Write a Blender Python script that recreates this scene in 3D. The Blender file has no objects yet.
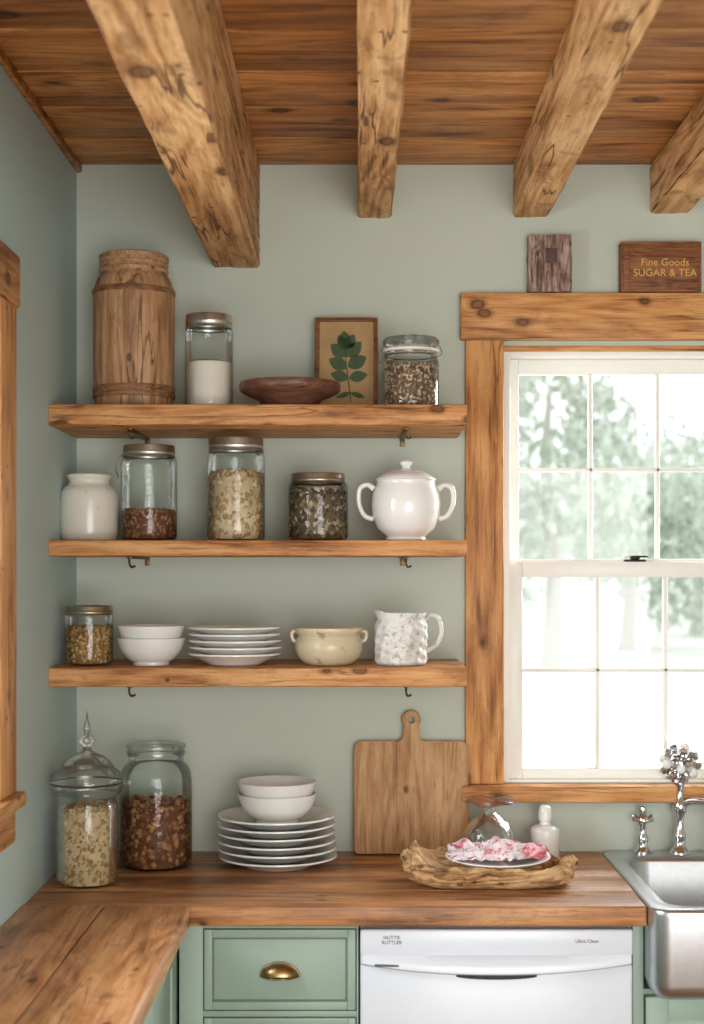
import bpy, bmesh, math, random
from mathutils import Vector, Matrix, noise, Euler
random.seed(7)
F=1482.0; D=3.9; CH=1.65; VX=358.0; VY=570.0
def sc(Y): return F/(D+Y)
def PX(px,Y): return (px-VX)/sc(Y)
def PZ(py,Y): return CH+(VY-py)/sc(Y)
scene=bpy.context.scene
col=scene.collection
# ------------------------------------------------------------ helpers
def link(o,parent=None):
    col.objects.link(o)
    if parent is not None: o.parent=parent
    return o
def group(name,loc=(0,0,0),rot=(0,0,0)):
    e=bpy.data.objects.new(name,None); e.location=loc; e.rotation_euler=rot
    e.empty_display_size=0.05
    return link(e)
def mk(name,verts,faces,mat,parent=None,smooth=True,angle=40,loc=None,rot=None):
    m=bpy.data.meshes.new(name); m.from_pydata([tuple(v) for v in verts],[],faces); m.update()
    bm=bmesh.new(); bm.from_mesh(m); bmesh.ops.recalc_face_normals(bm,faces=bm.faces[:]); bm.to_mesh(m); bm.free()
    return fin(name,m,mat,parent,smooth,angle,loc,rot)
def fin(name,m,mat,parent,smooth=True,angle=40,loc=None,rot=None):
    if smooth:
        m.shade_smooth()
        if angle: m.set_sharp_from_angle(angle=math.radians(angle))
    if mat:
        m.materials.clear(); m.materials.append(mat)
    o=bpy.data.objects.new(name,m)
    if loc is not None: o.location=loc
    if rot is not None: o.rotation_euler=rot
    return link(o,parent)
def boxbm(bm,x0,x1,y0,y1,z0,z1,bev=0.0,seg=2):
    b=bmesh.new()
    bmesh.ops.create_cube(b,size=1)
    for v in b.verts:
        v.co=Vector(((x0+x1)/2+v.co.x*(x1-x0),(y0+y1)/2+v.co.y*(y1-y0),(z0+z1)/2+v.co.z*(z1-z0)))
    if bev>0: bmesh.ops.bevel(b,geom=b.edges[:],offset=bev,segments=seg,affect='EDGES',profile=0.5)
    t=bpy.data.meshes.new('t'); b.to_mesh(t); b.free(); bm.from_mesh(t); bpy.data.meshes.remove(t)
def boxes(name,lst,mat,parent=None,bev=0.0,seg=2,smooth=True,loc=None,rot=None):
    bm=bmesh.new()
    for b in lst: boxbm(bm,*b[:6],bev=(b[6] if len(b)>6 else bev),seg=seg)
    m=bpy.data.meshes.new(name); bm.to_mesh(m); bm.free()
    return fin(name,m,mat,parent,smooth,35,loc,rot)
def lathe(name,prof,mat,parent=None,segs=56,loc=None,rot=None,closed=False,f=None,angle=50,sx=1,sy=1):
    verts=[];faces=[];n=len(prof);idx=[]
    for (r,z) in prof:
        if r<1e-5:
            idx.append([len(verts)]); verts.append((0,0,z))
        else:
            row=[]
            for i in range(segs):
                a=2*math.pi*i/segs; rr=r; zz=z
                if f: rr,zz=f(r,z,a)
                row.append(len(verts)); verts.append((rr*math.cos(a)*sx,rr*math.sin(a)*sy,zz))
            idx.append(row)
    rng=range(n if closed else n-1)
    for k in rng:
        A=idx[k];B=idx[(k+1)%n]
        if len(A)==1 and len(B)==1: continue
        for i in range(segs):
            j=(i+1)%segs
            if len(A)==1: faces.append((A[0],B[i],B[j]))
            elif len(B)==1: faces.append((A[i],A[j],B[0]))
            else: faces.append((A[i],A[j],B[j],B[i]))
    return mk(name,verts,faces,mat,parent,True,angle,loc,rot)
def catmull(pts,n=8,cyc=False):
    P=[Vector(p) for p in pts]; out=[]; m=len(P)
    for i in range(m if cyc else m-1):
        if cyc: p0,p1,p2,p3=P[(i-1)%m],P[i],P[(i+1)%m],P[(i+2)%m]
        else: p0=P[max(i-1,0)];p1=P[i];p2=P[i+1];p3=P[min(i+2,m-1)]
        for k in range(n):
            t=k/n
            out.append(0.5*((2*p1)+(-p0+p2)*t+(2*p0-5*p1+4*p2-p3)*t*t+(-p0+3*p1-3*p2+p3)*t**3))
    if not cyc: out.append(P[-1])
    return out
def tube(name,pts,r,mat,parent=None,n=8,cyc=False,seg=10,radii=None,flat=1.0):
    path=catmull(pts,n,cyc); L=len(path)
    verts=[];faces=[]
    up=Vector((0,0,1)); prevN=None
    for i,p in enumerate(path):
        a=path[(i-1)%L] if (cyc or i>0) else p
        b=path[(i+1)%L] if (cyc or i<L-1) else p
        t=(b-a).normalized()
        if prevN is None:
            N=t.cross(up)
            if N.length<1e-3: N=t.cross(Vector((1,0,0)))
            N.normalize()
        else:
            N=(prevN-t*prevN.dot(t)); N.normalize()
        prevN=N; B=t.cross(N)
        rr=r
        if radii:
            u=i/(L-1)*(len(radii)-1); k=min(int(u),len(radii)-2); rr=radii[k]+(radii[k+1]-radii[k])*(u-k)
        for s in range(seg):
            an=2*math.pi*s/seg
            verts.append(p+N*math.cos(an)*rr*flat+B*math.sin(an)*rr)
    for i in range(L if cyc else L-1):
        i2=(i+1)%L
        for s in range(seg):
            s2=(s+1)%seg
            faces.append((i*seg+s,i*seg+s2,i2*seg+s2,i2*seg+s))
    if not cyc:
        faces.append(tuple(range(seg))); faces.append(tuple((L-1)*seg+s for s in range(seg)))
    return mk(name,verts,faces,mat,parent,True,60)
def ext_poly(name,outer,holes,thick,bev,mat,parent=None,loc=None,rot=None):
    cu=bpy.data.curves.new(name,'CURVE'); cu.dimensions='2D'; cu.fill_mode='BOTH'
    for lp in [outer]+holes:
        s=cu.splines.new('POLY'); s.points.add(len(lp)-1)
        for p,q in zip(s.points,lp): p.co=(q[0],q[1],0,1)
        s.use_cyclic_u=True
    cu.extrude=thick/2-bev; cu.bevel_depth=bev; cu.bevel_resolution=2; cu.offset=-bev
    o=bpy.data.objects.new(name+'_c',cu); col.objects.link(o)
    dg=bpy.context.evaluated_depsgraph_get()
    m=bpy.data.meshes.new_from_object(o.evaluated_get(dg))
    bpy.data.objects.remove(o); m.name=name
    return fin(name,m,mat,parent,True,35,loc,rot)
def text(name,s,size,mat,parent,loc,rot,ext=0.0004):
    cu=bpy.data.curves.new(name,'FONT'); cu.body=s; cu.size=size; cu.extrude=ext; cu.align_x='CENTER'
    o=bpy.data.objects.new(name+'_c',cu); col.objects.link(o)
    dg=bpy.context.evaluated_depsgraph_get()
    m=bpy.data.meshes.new_from_object(o.evaluated_get(dg)); bpy.data.objects.remove(o)
    return fin(name,m,mat,parent,False,None,loc,rot)
# ------------------------------------------------------------ materials
def S(r,g,b):
    f=lambda c:(c/255/12.92) if c/255<=0.04045 else ((c/255+0.055)/1.055)**2.4
    return (f(r),f(g),f(b),1)
class NT:
    def __init__(s,name):
        s.m=bpy.data.materials.new(name); s.m.use_nodes=True; s.t=s.m.node_tree; s.t.nodes.clear()
        s.out=s.n('ShaderNodeOutputMaterial')
    def n(s,typ,**kw):
        x=s.t.nodes.new(typ)
        for k,v in kw.items(): setattr(x,k,v)
        return x
    def l(s,a,b): s.t.links.new(a,b)
    def math(s,op,a,b=None,clamp=False):
        x=s.n('ShaderNodeMath',operation=op); x.use_clamp=clamp
        for i,v in enumerate((a,b)):
            if v is None: continue
            if isinstance(v,(int,float)): x.inputs[i].default_value=v
            else: s.l(v,x.inputs[i])
        return x.outputs[0]
    def ramp(s,fac,stops,interp='LINEAR'):
        x=s.n('ShaderNodeValToRGB'); x.color_ramp.interpolation=interp
        e=x.color_ramp.elements
        while len(e)<len(stops): e.new(0.5)
        for el,(p,c) in zip(e,stops):
            el.position=p; el.color=c if hasattr(c,'__len__') else (c,c,c,1)
        s.l(fac,x.inputs[0]); return x.outputs[0]
    def mix(s,fac,a,b,blend='MIX'):
        x=s.n('ShaderNodeMix',data_type='RGBA',blend_type=blend)
        if isinstance(fac,(int,float)): x.inputs[0].default_value=fac
        else: s.l(fac,x.inputs[0])
        for i,v in ((6,a),(7,b)):
            if isinstance(v,tuple): x.inputs[i].default_value=v
            else: s.l(v,x.inputs[i])
        return x.outputs[2]
    def noise(s,vec,scale,detail=4,rough=.5,dist=0):
        x=s.n('ShaderNodeTexNoise'); x.inputs['Scale'].default_value=scale; x.inputs['Detail'].default_value=detail
        x.inputs['Roughness'].default_value=rough; x.inputs['Distortion'].default_value=dist
        if vec is not None: s.l(vec,x.inputs['Vector'])
        return x.outputs['Fac']
    def bsdf(s,colr,rough=.5,metal=0,spec=.5,bump=None,bstr=.2,bdist=.002,**kw):
        b=s.n('ShaderNodeBsdfPrincipled')
        if isinstance(colr,tuple): b.inputs['Base Color'].default_value=colr
        else: s.l(colr,b.inputs['Base Color'])
        if isinstance(rough,(int,float)): b.inputs['Roughness'].default_value=rough
        else: s.l(rough,b.inputs['Roughness'])
        b.inputs['Metallic'].default_value=metal; b.inputs['Specular IOR Level'].default_value=spec
        for k,v in kw.items(): b.inputs[k.replace('_',' ')].default_value=v
        if bump is not None:
            bp=s.n('ShaderNodeBump'); bp.inputs['Strength'].default_value=bstr; bp.inputs['Distance'].default_value=bdist
            s.l(bump,bp.inputs['Height']); s.l(bp.outputs[0],b.inputs['Normal'])
        s.l(b.outputs[0],s.out.inputs[0]); return s.m
def wood(name,dark,mid,light,axis='X',sc_=1.0,knots=.35,rough=.5,bstr=.35,spec=.3,blotch=.3,isl=.25,ksz=1.0,coat=0,saw=0,crack=0.0,grain=1.0):
    t=NT(name)
    tc=t.n('ShaderNodeTexCoord').outputs['Object']
    rnd=t.n('ShaderNodeNewGeometry').outputs['Random Per Island']
    oi=t.n('ShaderNodeObjectInfo').outputs['Random']
    sh=t.math('ADD',t.math('MULTIPLY',rnd,9.7),t.math('MULTIPLY',oi,5.1))
    av=t.n('ShaderNodeVectorMath',operation='ADD'); t.l(tc,av.inputs[0]); t.l(sh,av.inputs[1])
    v=av.outputs[0]
    def mp(al,ac):
        m=t.n('ShaderNodeMapping'); k={'X':0,'Y':1,'Z':2}[axis]
        s3=[ac*sc_]*3; s3[k]=al*sc_; m.inputs['Scale'].default_value=s3; t.l(v,m.inputs['Vector']); return m.outputs[0]
    n1=t.noise(mp(3.0,60),1.0,9,.70,.3)
    n2=t.noise(mp(2.0,10),1.0,5,.6,.6)
    n3=t.noise(mp(.8,6),1.0,2,.45,.5)
    fine=t.noise(mp(14,240),1.0,3,.6,0)
    ring=t.math('ADD',t.math('MULTIPLY',t.math('SINE',t.math('MULTIPLY',n3,70)),.5),.5)
    fac=t.math('ADD',t.math('ADD',t.math('MULTIPLY',n1,.5),t.math('MULTIPLY',n2,.42)),t.math('MULTIPLY',ring,.08))
    c=t.ramp(fac,[(.36,dark),(.46,mid),(.59,light)])
    pore=t.ramp(fine,[(.32,1.0),(.44,0.0)])
    c=t.mix(t.math('MULTIPLY',pore,.5*grain),c,dark)
    vo=t.n('ShaderNodeTexVoronoi'); vo.inputs['Scale'].default_value=1; t.l(mp(5.6/ksz,9.5/ksz),vo.inputs['Vector'])
    wn=t.noise(mp(14,22),1.0,3,.6,.3)
    dd=t.math('ADD',vo.outputs['Distance'],t.math('MULTIPLY',t.math('SUBTRACT',wn,.5),.22))
    km=t.ramp(dd,[(.0,.8),(.12,.7),(.17,1.0),(.21,.55),(.32,0.0)])
    sp=t.n('ShaderNodeSeparateColor'); t.l(vo.outputs['Color'],sp.inputs[0])
    sel=t.math('LESS_THAN',sp.outputs[0],knots)
    kk=t.math('MULTIPLY',t.math('MULTIPLY',km,sel),.92)
    kd=(dark[0]*.32,dark[1]*.25,dark[2]*.22,1)
    c=t.mix(kk,c,kd)
    bl=t.ramp(t.noise(mp(4.5,9),1.3,8,.72,.6),[(.54,0.0),(.61,.8),(.69,1.0)])
    c=t.mix(t.math('MULTIPLY',bl,blotch),c,tuple(x*.62 for x in dark[:3])+(1,))
    h=t.math('SUBTRACT',t.math('ADD',fac,t.math('MULTIPLY',fine,.15)),t.math('MULTIPLY',kk,.3))
    if crack:
        cn=t.noise(mp(1.1,17),1.0,3,.55,.2)
        ck=t.ramp(t.math('ABSOLUTE',t.math('SUBTRACT',cn,.5)),[(.0,1.0),(.006,.85),(.016,0.0)])
        gate=t.ramp(t.noise(mp(2.2,6),1.0,2,.5,0),[(.48,0.0),(.54,1.0)])
        ck=t.math('MULTIPLY',ck,gate)
        c=t.mix(t.math('MULTIPLY',ck,crack),c,kd)
        h=t.math('SUBTRACT',h,t.math('MULTIPLY',ck,.7))
    if saw:
        v2=t.n('ShaderNodeTexVoronoi'); v2.inputs['Scale'].default_value=24; t.l(v,v2.inputs['Vector'])
        s2=t.n('ShaderNodeSeparateColor'); t.l(v2.outputs['Color'],s2.inputs[0])
        hole=t.math('MULTIPLY',t.math('LESS_THAN',v2.outputs['Distance'],.14),t.math('LESS_THAN',s2.outputs[1],.25))
        c=t.mix(t.math('MULTIPLY',hole,.8),c,kd)
        sw=t.noise(mp(70,5),1,2,.5,0); h=t.math('ADD',h,t.math('MULTIPLY',sw,.35))
    hs=t.n('ShaderNodeHueSaturation'); t.l(c,hs.inputs['Color'])
    t.l(t.math('ADD',t.math('MULTIPLY',rnd,isl*2),1-isl),hs.inputs['Value'])
    rg=t.math('ADD',t.math('MULTIPLY',n1,.25),rough-.12)
    return t.bsdf(hs.outputs[0],rg,0,spec,h,bstr,.006,Coat_Weight=coat,Coat_Roughness=.25)
def plain(name,c,rough=.5,metal=0,spec=.5,var=.06,bstr=.05,nscale=30,**kw):
    t=NT(name); tc=t.n('ShaderNodeTexCoord').outputs['Object']
    n=t.noise(tc,nscale,5,.6)
    dk=tuple(x*(1-var) for x in c[:3])+(1,); lt=tuple(min(1,x*(1+var)) for x in c[:3])+(1,)
    return t.bsdf(t.ramp(n,[(.3,dk),(.7,lt)]),rough,metal,spec,n,bstr,.002,**kw)
def speckle(name,base,spot,scale,thr,rough=.3,bstr=.1):
    t=NT(name); tc=t.n('ShaderNodeTexCoord').outputs['Object']
    n=t.noise(tc,scale,6,.7); n2=t.noise(tc,scale*.12,3,.6)
    c=t.ramp(n,[(thr,spot),(thr+.08,base)])
    c=t.mix(t.math('MULTIPLY',t.ramp(n2,[(.45,0.0),(.75,1.0)]),.35),c,spot)
    return t.bsdf(c,rough,0,.5,n,bstr,.002)
def chunkmat(name,cols,rough=.7):
    t=NT(name); r=t.n('ShaderNodeNewGeometry').outputs['Random Per Island']
    c=t.ramp(r,[(i/len(cols),x) for i,x in enumerate(cols)],'CONSTANT')
    tc=t.n('ShaderNodeTexCoord').outputs['Object']; n=t.noise(tc,250,3,.6)
    c=t.mix(t.math('MULTIPLY',n,.3),c,tuple(x*.45 for x in cols[0][:3])+(1,))
    return t.bsdf(c,rough,0,.3,n,.3,.001)
def thinglass(name,tint,blend=.25,rough=.02,streak=0):
    t=NT(name)
    lw=t.n('ShaderNodeLayerWeight'); lw.inputs['Blend'].default_value=blend
    tr=t.n('ShaderNodeBsdfTransparent'); gl=t.n('ShaderNodeBsdfGlossy'); gl.inputs['Roughness'].default_value=rough
    edge=t.ramp(lw.outputs['Facing'],[(0,tint),(.7,tint),(1,tuple(x*.5 for x in tint[:3])+(1,))])
    t.l(edge,tr.inputs[0])
    mx=t.n('ShaderNodeMixShader'); f=t.math('MINIMUM',t.math('ADD',t.math('MULTIPLY',lw.outputs['Fresnel'],.9),.015),.75)
    if streak:
        tc=t.n('ShaderNodeTexCoord').outputs['Object']; n=t.noise(tc,60,3,.6)
        bp=t.n('ShaderNodeBump'); bp.inputs['Strength'].default_value=streak; bp.inputs['Distance'].default_value=.004
        t.l(n,bp.inputs['Height']); t.l(bp.outputs[0],gl.inputs['Normal'])
    t.l(f,mx.inputs[0]); t.l(tr.outputs[0],mx.inputs[1]); t.l(gl.outputs[0],mx.inputs[2]); t.l(mx.outputs[0],t.out.inputs[0])
    return t.m
def wallmat(name,c):
    t=NT(name); tc=t.n('ShaderNodeTexCoord').outputs['Object']
    n=t.noise(tc,1.4,4,.55); n2=t.noise(tc,90,5,.6)
    a=tuple(x*.95 for x in c[:3])+(1,); b=tuple(x*1.04 for x in c[:3])+(1,)
    return t.bsdf(t.ramp(n,[(.3,a),(.7,b)]),.7,0,.3,n2,.12,.002)

M={}
M['wall']=wallmat('sage_wall_paint',S(184,191,178))
M['wallL']=wallmat('blue_sage_wall_paint',S(178,198,196))
M['beam']=wood('rough_beam_wood',S(122,80,44),S(190,140,90),S(222,180,130),'Y',1,.34,.65,.9,.2,.5,.08,.85,saw=1,crack=.8)
M['ceil']=wood('ceiling_board_wood',S(104,60,28),S(184,122,64),S(216,158,96),'X',.9,.36,.5,.4,.25,.36,.22,.85,crack=.4)
M['shelf']=wood('shelf_wood',S(112,68,34),S(180,122,70),S(210,160,106),'X',1.2,.2,.5,.4,.3,.32,.08,.55,saw=1,crack=.5)
M['trimV']=wood('casing_wood_vertical',S(124,74,36),S(190,132,76),S(216,164,106),'Z',1,.28,.5,.45,.3,.28,.08,.6,saw=1,crack=.6)
M['trimH']=wood('casing_wood_horizontal',S(124,74,36),S(190,132,76),S(216,164,106),'X',1,.28,.5,.45,.3,.28,.08,.6,saw=1,crack=.6)
M['trimY']=wood('casing_wood_depth',S(124,74,36),S(190,132,76),S(216,164,106),'Y',1,.28,.5,.45,.3,.28,.08,.6,saw=1,crack=.6)
M['ctX']=wood('counter_wood_long',S(104,64,34),S(166,114,70),S(198,148,100),'X',1.1,.07,.40,.15,.4,.36,.07,.4,0,crack=.5)
M['ctY']=wood('counter_wood_return',S(108,66,34),S(176,120,72),S(208,156,106),'Y',1.1,.08,.40,.15,.4,.36,.07,.4,0,crack=.5)
M['board']=wood('cutting_board_wood',S(122,86,54),S(170,128,86),S(194,156,114),'Z',1.4,.03,.6,.2,.25,.2,.05,.4)
M['crock']=wood('barrel_wood',S(112,78,52),S(162,120,84),S(190,152,114),'Z',1.5,.10,.5,.4,.35,.38,.02,.4,crack=.7)
M['hoop']=wood('hoop_wood',S(82,54,34),S(124,86,56),S(152,112,78),'X',2,.0,.5,.4,.3,.3,.02,.4)
M['dbowl']=wood('dark_bowl_wood',S(62,38,28),S(98,64,50),S(126,88,70),'X',2.5,.03,.4,.2,.4,.2,0)
M['tray']=wood('driftwood',S(112,78,48),S(182,142,98),S(218,184,140),'X',2.0,.2,.7,1.0,.2,.45,0,.35,crack=.6)
M['blockA']=wood('worn_block_wood',S(84,62,54),S(136,110,98),S(184,164,150),'Z',3,.3,.7,.8,.2,.7,0,.4,crack=.7)
M['blockB']=wood('brown_box_wood',S(68,38,24),S(116,72,44),S(146,98,62),'X',3,.05,.6,.3,.3,.3,0,.4)
M['frame']=wood('picture_frame_wood',S(66,40,24),S(118,76,46),S(146,100,64),'X',3,.05,.5,.3,.3,.3,.05,.4)
M['floor']=wood('floor_wood',S(110,76,46),S(160,116,76),S(184,142,100),'Y',.8,.2,.5,.2,.4,.2,.2)
M['white']=plain('white_window_paint',S(238,237,230),.4,var=.02)
M['sash']=plain('sash_paint',S(232,231,224),.4,var=.02)
M['green']=plain('green_cabinet_paint',S(146,167,153),.5,var=.05,nscale=8)
M['greend']=plain('green_panel_groove',S(96,108,94),.5,var=.06,nscale=10)
M['dish']=plain('white_appliance_enamel',S(212,218,227),.25,var=.01,bstr=.0)
M['dark']=plain('dark_gap',S(40,42,44),.6)
M['grey']=plain('grey_print',S(90,92,96),.6)
M['cer']=plain('white_glazed_ceramic',S(228,228,225),.16,var=.03,nscale=12,bstr=.02)
M['creamd']=speckle('aged_cream_stoneware',S(206,194,166),S(152,130,96),30,.36,.28)
M['whcrock']=speckle('white_stoneware',S(218,215,204),S(176,166,146),22,.33,.25)
M['mug']=speckle('relief_mug_glaze',S(212,211,206),S(160,154,146),90,.38,.35,.9)
M['steel']=plain('brushed_stainless',S(198,202,207),.32,1,.5,.05,.03,60)
M['chrome']=plain('polished_chrome',S(215,218,222),.12,1,.5,.01,0)
M['lid']=plain('jar_lid_metal',S(198,199,196),.36,1,.5,.12,.1,50)
M['lidr']=plain('jar_band_bronze',S(168,160,142),.38,1,.5,.15,.1,50)
M['brass']=plain('aged_brass',S(158,132,92),.32,1,.5,.15,.05,60)
M['bracket']=plain('dark_bracket_metal',S(110,88,58),.45,1,.5,.15,.05,60)
M['wire']=plain('wire_metal',S(120,116,108),.3,1)
M['glass']=thinglass('jar_glass',(.955,.975,.97,1),.26,.03,.25)
M['cglass']=thinglass('crystal_glass',(.93,.95,.95,1),.4,.03,.8)
M['pane']=thinglass('window_pane_glass',(.99,.992,.99,1),.08,.0)
M['salt']=plain('salt',S(224,216,204),.9,var=.06,nscale=220,bstr=.5)
M['paper']=plain('aged_paper',S(170,138,96),.8,var=.14,nscale=14)
M['leaf']=plain('print_leaf_green',S(66,86,52),.7,var=.25,nscale=30)
M['gold']=plain('gold_lettering',S(206,158,74),.5,var=.15,nscale=60)
M['plaque']=plain('dark_plaque',S(84,60,52),.7,var=.4,nscale=90,bstr=.6)
M['black']=plain('black_latch_iron',S(30,30,32),.4,.6)
M['oats']=chunkmat('oats',[S(196,168,124),S(176,144,98),S(212,192,152),S(154,122,80)])
M['chips']=chunkmat('pale_chips',[S(212,184,142),S(194,162,114),S(226,208,174),S(176,140,92)])
M['grain']=chunkmat('mixed_grain',[S(176,138,84),S(200,164,106),S(140,100,58),S(214,188,140)])
M['nuts']=chunkmat('brown_nuts',[S(134,84,52),S(162,110,70),S(108,66,42),S(182,134,90)])
M['mixd']=chunkmat('dark_mix',[S(96,78,62),S(196,184,156),S(116,96,70),S(80,64,52),S(162,144,108)])
M['seeds']=chunkmat('speckled_seeds',[S(154,126,100),S(194,168,136),S(118,90,70),S(210,194,168)])
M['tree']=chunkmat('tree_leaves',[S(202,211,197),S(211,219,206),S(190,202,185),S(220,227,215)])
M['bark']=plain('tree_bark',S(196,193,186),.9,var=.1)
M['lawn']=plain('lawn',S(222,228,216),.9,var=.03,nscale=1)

# ------------------------------------------------------------ room
CZ=2.716; XL=-0.74; XR=2.3; YF=-5.6
hx0,hx1,hz0,hz1=.3816,1.032,1.0895,2.24
boxes('wall_back',[(XL-.15,hx0,0,.15,0,CZ),(hx1,XR+.15,0,.15,0,CZ),(hx0,hx1,0,.15,0,hz0),(hx0,hx1,0,.15,hz1,CZ)],M['wall'],smooth=False)
ly0,ly1,lz0,lz1=-1.90,-.93,1.185,2.20
boxes('wall_left',[(XL-.15,XL,ly1,0,0,CZ),(XL-.15,XL,YF,ly0,0,CZ),(XL-.15,XL,ly0,ly1,0,lz0),(XL-.15,XL,ly0,ly1,lz1,CZ)],M['wallL'],smooth=False)
boxes('wall_right',[(XR,XR+.15,YF,0,0,CZ)],M['wall'],smooth=False)
boxes('wall_front',[(XL-.15,-.3,YF-.15,YF,0,CZ),(1.9,XR+.15,YF-.15,YF,0,CZ),(-.3,1.9,YF-.15,YF,2.3,CZ)],M['wall'],smooth=False)
boxes('floor',[(x*.14+XL,x*.14+XL+.138,YF,0,-.05,0) for x in range(22)],M['floor'],smooth=False)
pl=[];y=0.0;random.seed(3)
W=.245
while y>YF:
    y2=max(y-W,YF); cut=XL+random.choice([.35,1.9,2.5,2.2])+random.uniform(-.1,.1)
    pl.append((XL,cut-.0015,y2+.008,y,CZ,CZ+.03,.004)); pl.append((cut+.0015,XR,y2+.008,y,CZ,CZ+.03,.004)); y=y2
ce=boxes('ceiling',pl,M['ceil'])
boxes('ceiling_deck',[(XL-.15,XR+.15,YF-.15,.15,CZ+.031,CZ+.08)],M['dark'],smooth=False).parent=ce
def beam(name,x0,x1,z0,seed):
    n=110; w=x1-x0; h=CZ-z0; verts=[];faces=[]
    sec=[];c=.005
    for (ax,az,bx,bz) in [((0),(0),(w),(0)),((w),(0),(w),(h)),((w),(h),(0),(h)),((0),(h),(0),(0))]:
        L=math.hypot(bx-ax,bz-az); m=7
        for i in range(m):
            t=(c+(L-2*c)*i/(m-1))/L
            sec.append((ax+(bx-ax)*t,az+(bz-az)*t))
    s=len(sec)
    for i in range(n+1):
        yy=YF*i/n if i<n else YF
        for (a,b) in sec:
            p=Vector((x0+a,yy,z0+b))
            d=noise.noise(Vector((a*14+seed,yy*3,b*14)))*.004+noise.noise(Vector((a*40+seed,yy*14,b*40)))*.0022
            dr=Vector((a-w/2,0,b-h/2)).normalized()
            if b>h-.02: d=0
            verts.append(p+dr*d)
    for i in range(n):
        for k in range(s):
            k2=(k+1)%s
            faces.append((i*s+k,i*s+k2,(i+1)*s+k2,(i+1)*s+k))
    faces.append(tuple(range(s))); faces.append(tuple(n*s+k for k in range(s)))
    mk(name,verts,faces,M['beam'],None,True,30)
beam('ceiling_beam',-.3816,-.258,2.445,1)
beam('ceiling_beam',0,.0895,2.576,22)
beam('ceiling_beam',.408,.5,2.579,43)
beam('ceiling_beam',.768,.872,2.589,64)
beam('ceiling_beam',1.25,1.35,2.585,85)
beam('ceiling_beam',1.75,1.85,2.585,95)
boxes('trim_1',[(XL,XL+.014,YF,0,CZ-.022,CZ-.001)],M['ceil'],bev=.003)
boxes('trim_2',[(.2816,.3816,-.022,0,hz0,2.252)],M['trimV'],bev=.003)
boxes('trim_3',[(1.032,1.13,-.022,0,hz0,2.252)],M['trimV'],bev=.003)
boxes('trim_4',[(.268,1.145,-.034,0,2.2525,2.374)],M['trimH'],bev=.004)
boxes('trim_5',[(.270,1.15,-.052,-.0005,1.045,1.089)],M['trimH'],bev=.005)
boxes('trim_6',[(.378,1.036,-.004,.03,2.226,2.2398)],M['trimH'],bev=.002)
w1=group('window_1',(0,0,0))
def frame(x0,x1,z0,z1,t,y0,y1):
    l,r,b,tt=t
    return [(x0,x0+l,y0,y1,z0,z1),(x1-r,x1,y0,y1,z0,z1),(x0+l,x1-r,y0,y1,z0,z0+b),(x0+l,x1-r,y0,y1,z1-tt,z1)]
boxes('jamb',frame(hx0+.0005,hx1-.0005,hz0+.0005,2.2255,(.018,.018,.008,.014),.0,.14),M['white'],w1,bev=.0015)
u=frame(.4,1.0135,1.655,2.2115,(.029,.029,.0245,.0385),.058,.09)
u+=[(.617,.627,.062,.086,1.679,2.173),(.797,.807,.062,.086,1.679,2.173),(.43,.985,.062,.086,1.913,1.923)]
boxes('upper_sash',u,M['sash'],w1,bev=.002)
lo=frame(.4,1.0135,1.098,1.672,(.035,.035,.028,.041),.018,.05)
lo+=[(.629,.640,.022,.046,1.126,1.631),(.809,.820,.022,.046,1.126,1.631),(.435,.98,.022,.046,1.380,1.3905)]
boxes('lower_sash',lo,M['sash'],w1,bev=.002)
boxes('upper_pane',[(.42,.99,.073,.075,1.67,2.18)],M['pane'],w1,smooth=False)
boxes('lower_pane',[(.43,.985,.033,.035,1.12,1.64)],M['pane'],w1,smooth=False)
lx=PX(635,.03)
boxes('sash_lock',[(lx-.028,lx+.028,.02,.045,1.672,1.678,.002),(lx-.012,lx+.012,.022,.042,1.678,1.688,.003),(lx-.003,lx+.032,.012,.022,1.683,1.688,.002)],M['black'],w1)
boxes('trim_7',[(XL,XL+.024,-.93,-.79,lz0,2.20)],M['trimV'],bev=.003)
boxes('trim_8',[(XL,XL+.030,-2.05,-.782,2.2005,2.308)],M['trimY'],bev=.004)
boxes('trim_9',[(XL,XL+.024,-2.04,-1.90,lz0,2.20)],M['trimV'],bev=.003)
boxes('trim_10',[(XL,XL+.042,-2.05,-.775,1.155,1.1845)],M['trimY'],bev=.005)
boxes('trim_11',[(XL,XL+.022,-2.04,-.79,1.08,1.1545)],M['trimY'],bev=.003)
w2=group('window_2',(XL,0,0))
def fy(y0,y1,z0,z1,t,x0,x1):
    return [(x0,x1,y0,y0+t,z0,z1),(x0,x1,y1-t,y1,z0,z1),(x0,x1,y0+t,y1-t,z0,z0+t),(x0,x1,y0+t,y1-t,z1-t,z1)]
ym=(ly0+ly1)/2
boxes('sash',fy(ly0+.001,ly1-.001,lz0+.001,lz1-.001,.05,-.1,-.05)+[(-.095,-.055,ym-.008,ym+.008,lz0+.05,lz1-.05),(-.095,-.055,ly0+.05,ly1-.05,1.68,1.70)],M['sash'],w2,bev=.002)
boxes('pane',[(-.078,-.075,ly0+.04,ly1-.04,lz0+.04,lz1-.04)],M['pane'],w2,smooth=False)

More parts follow.
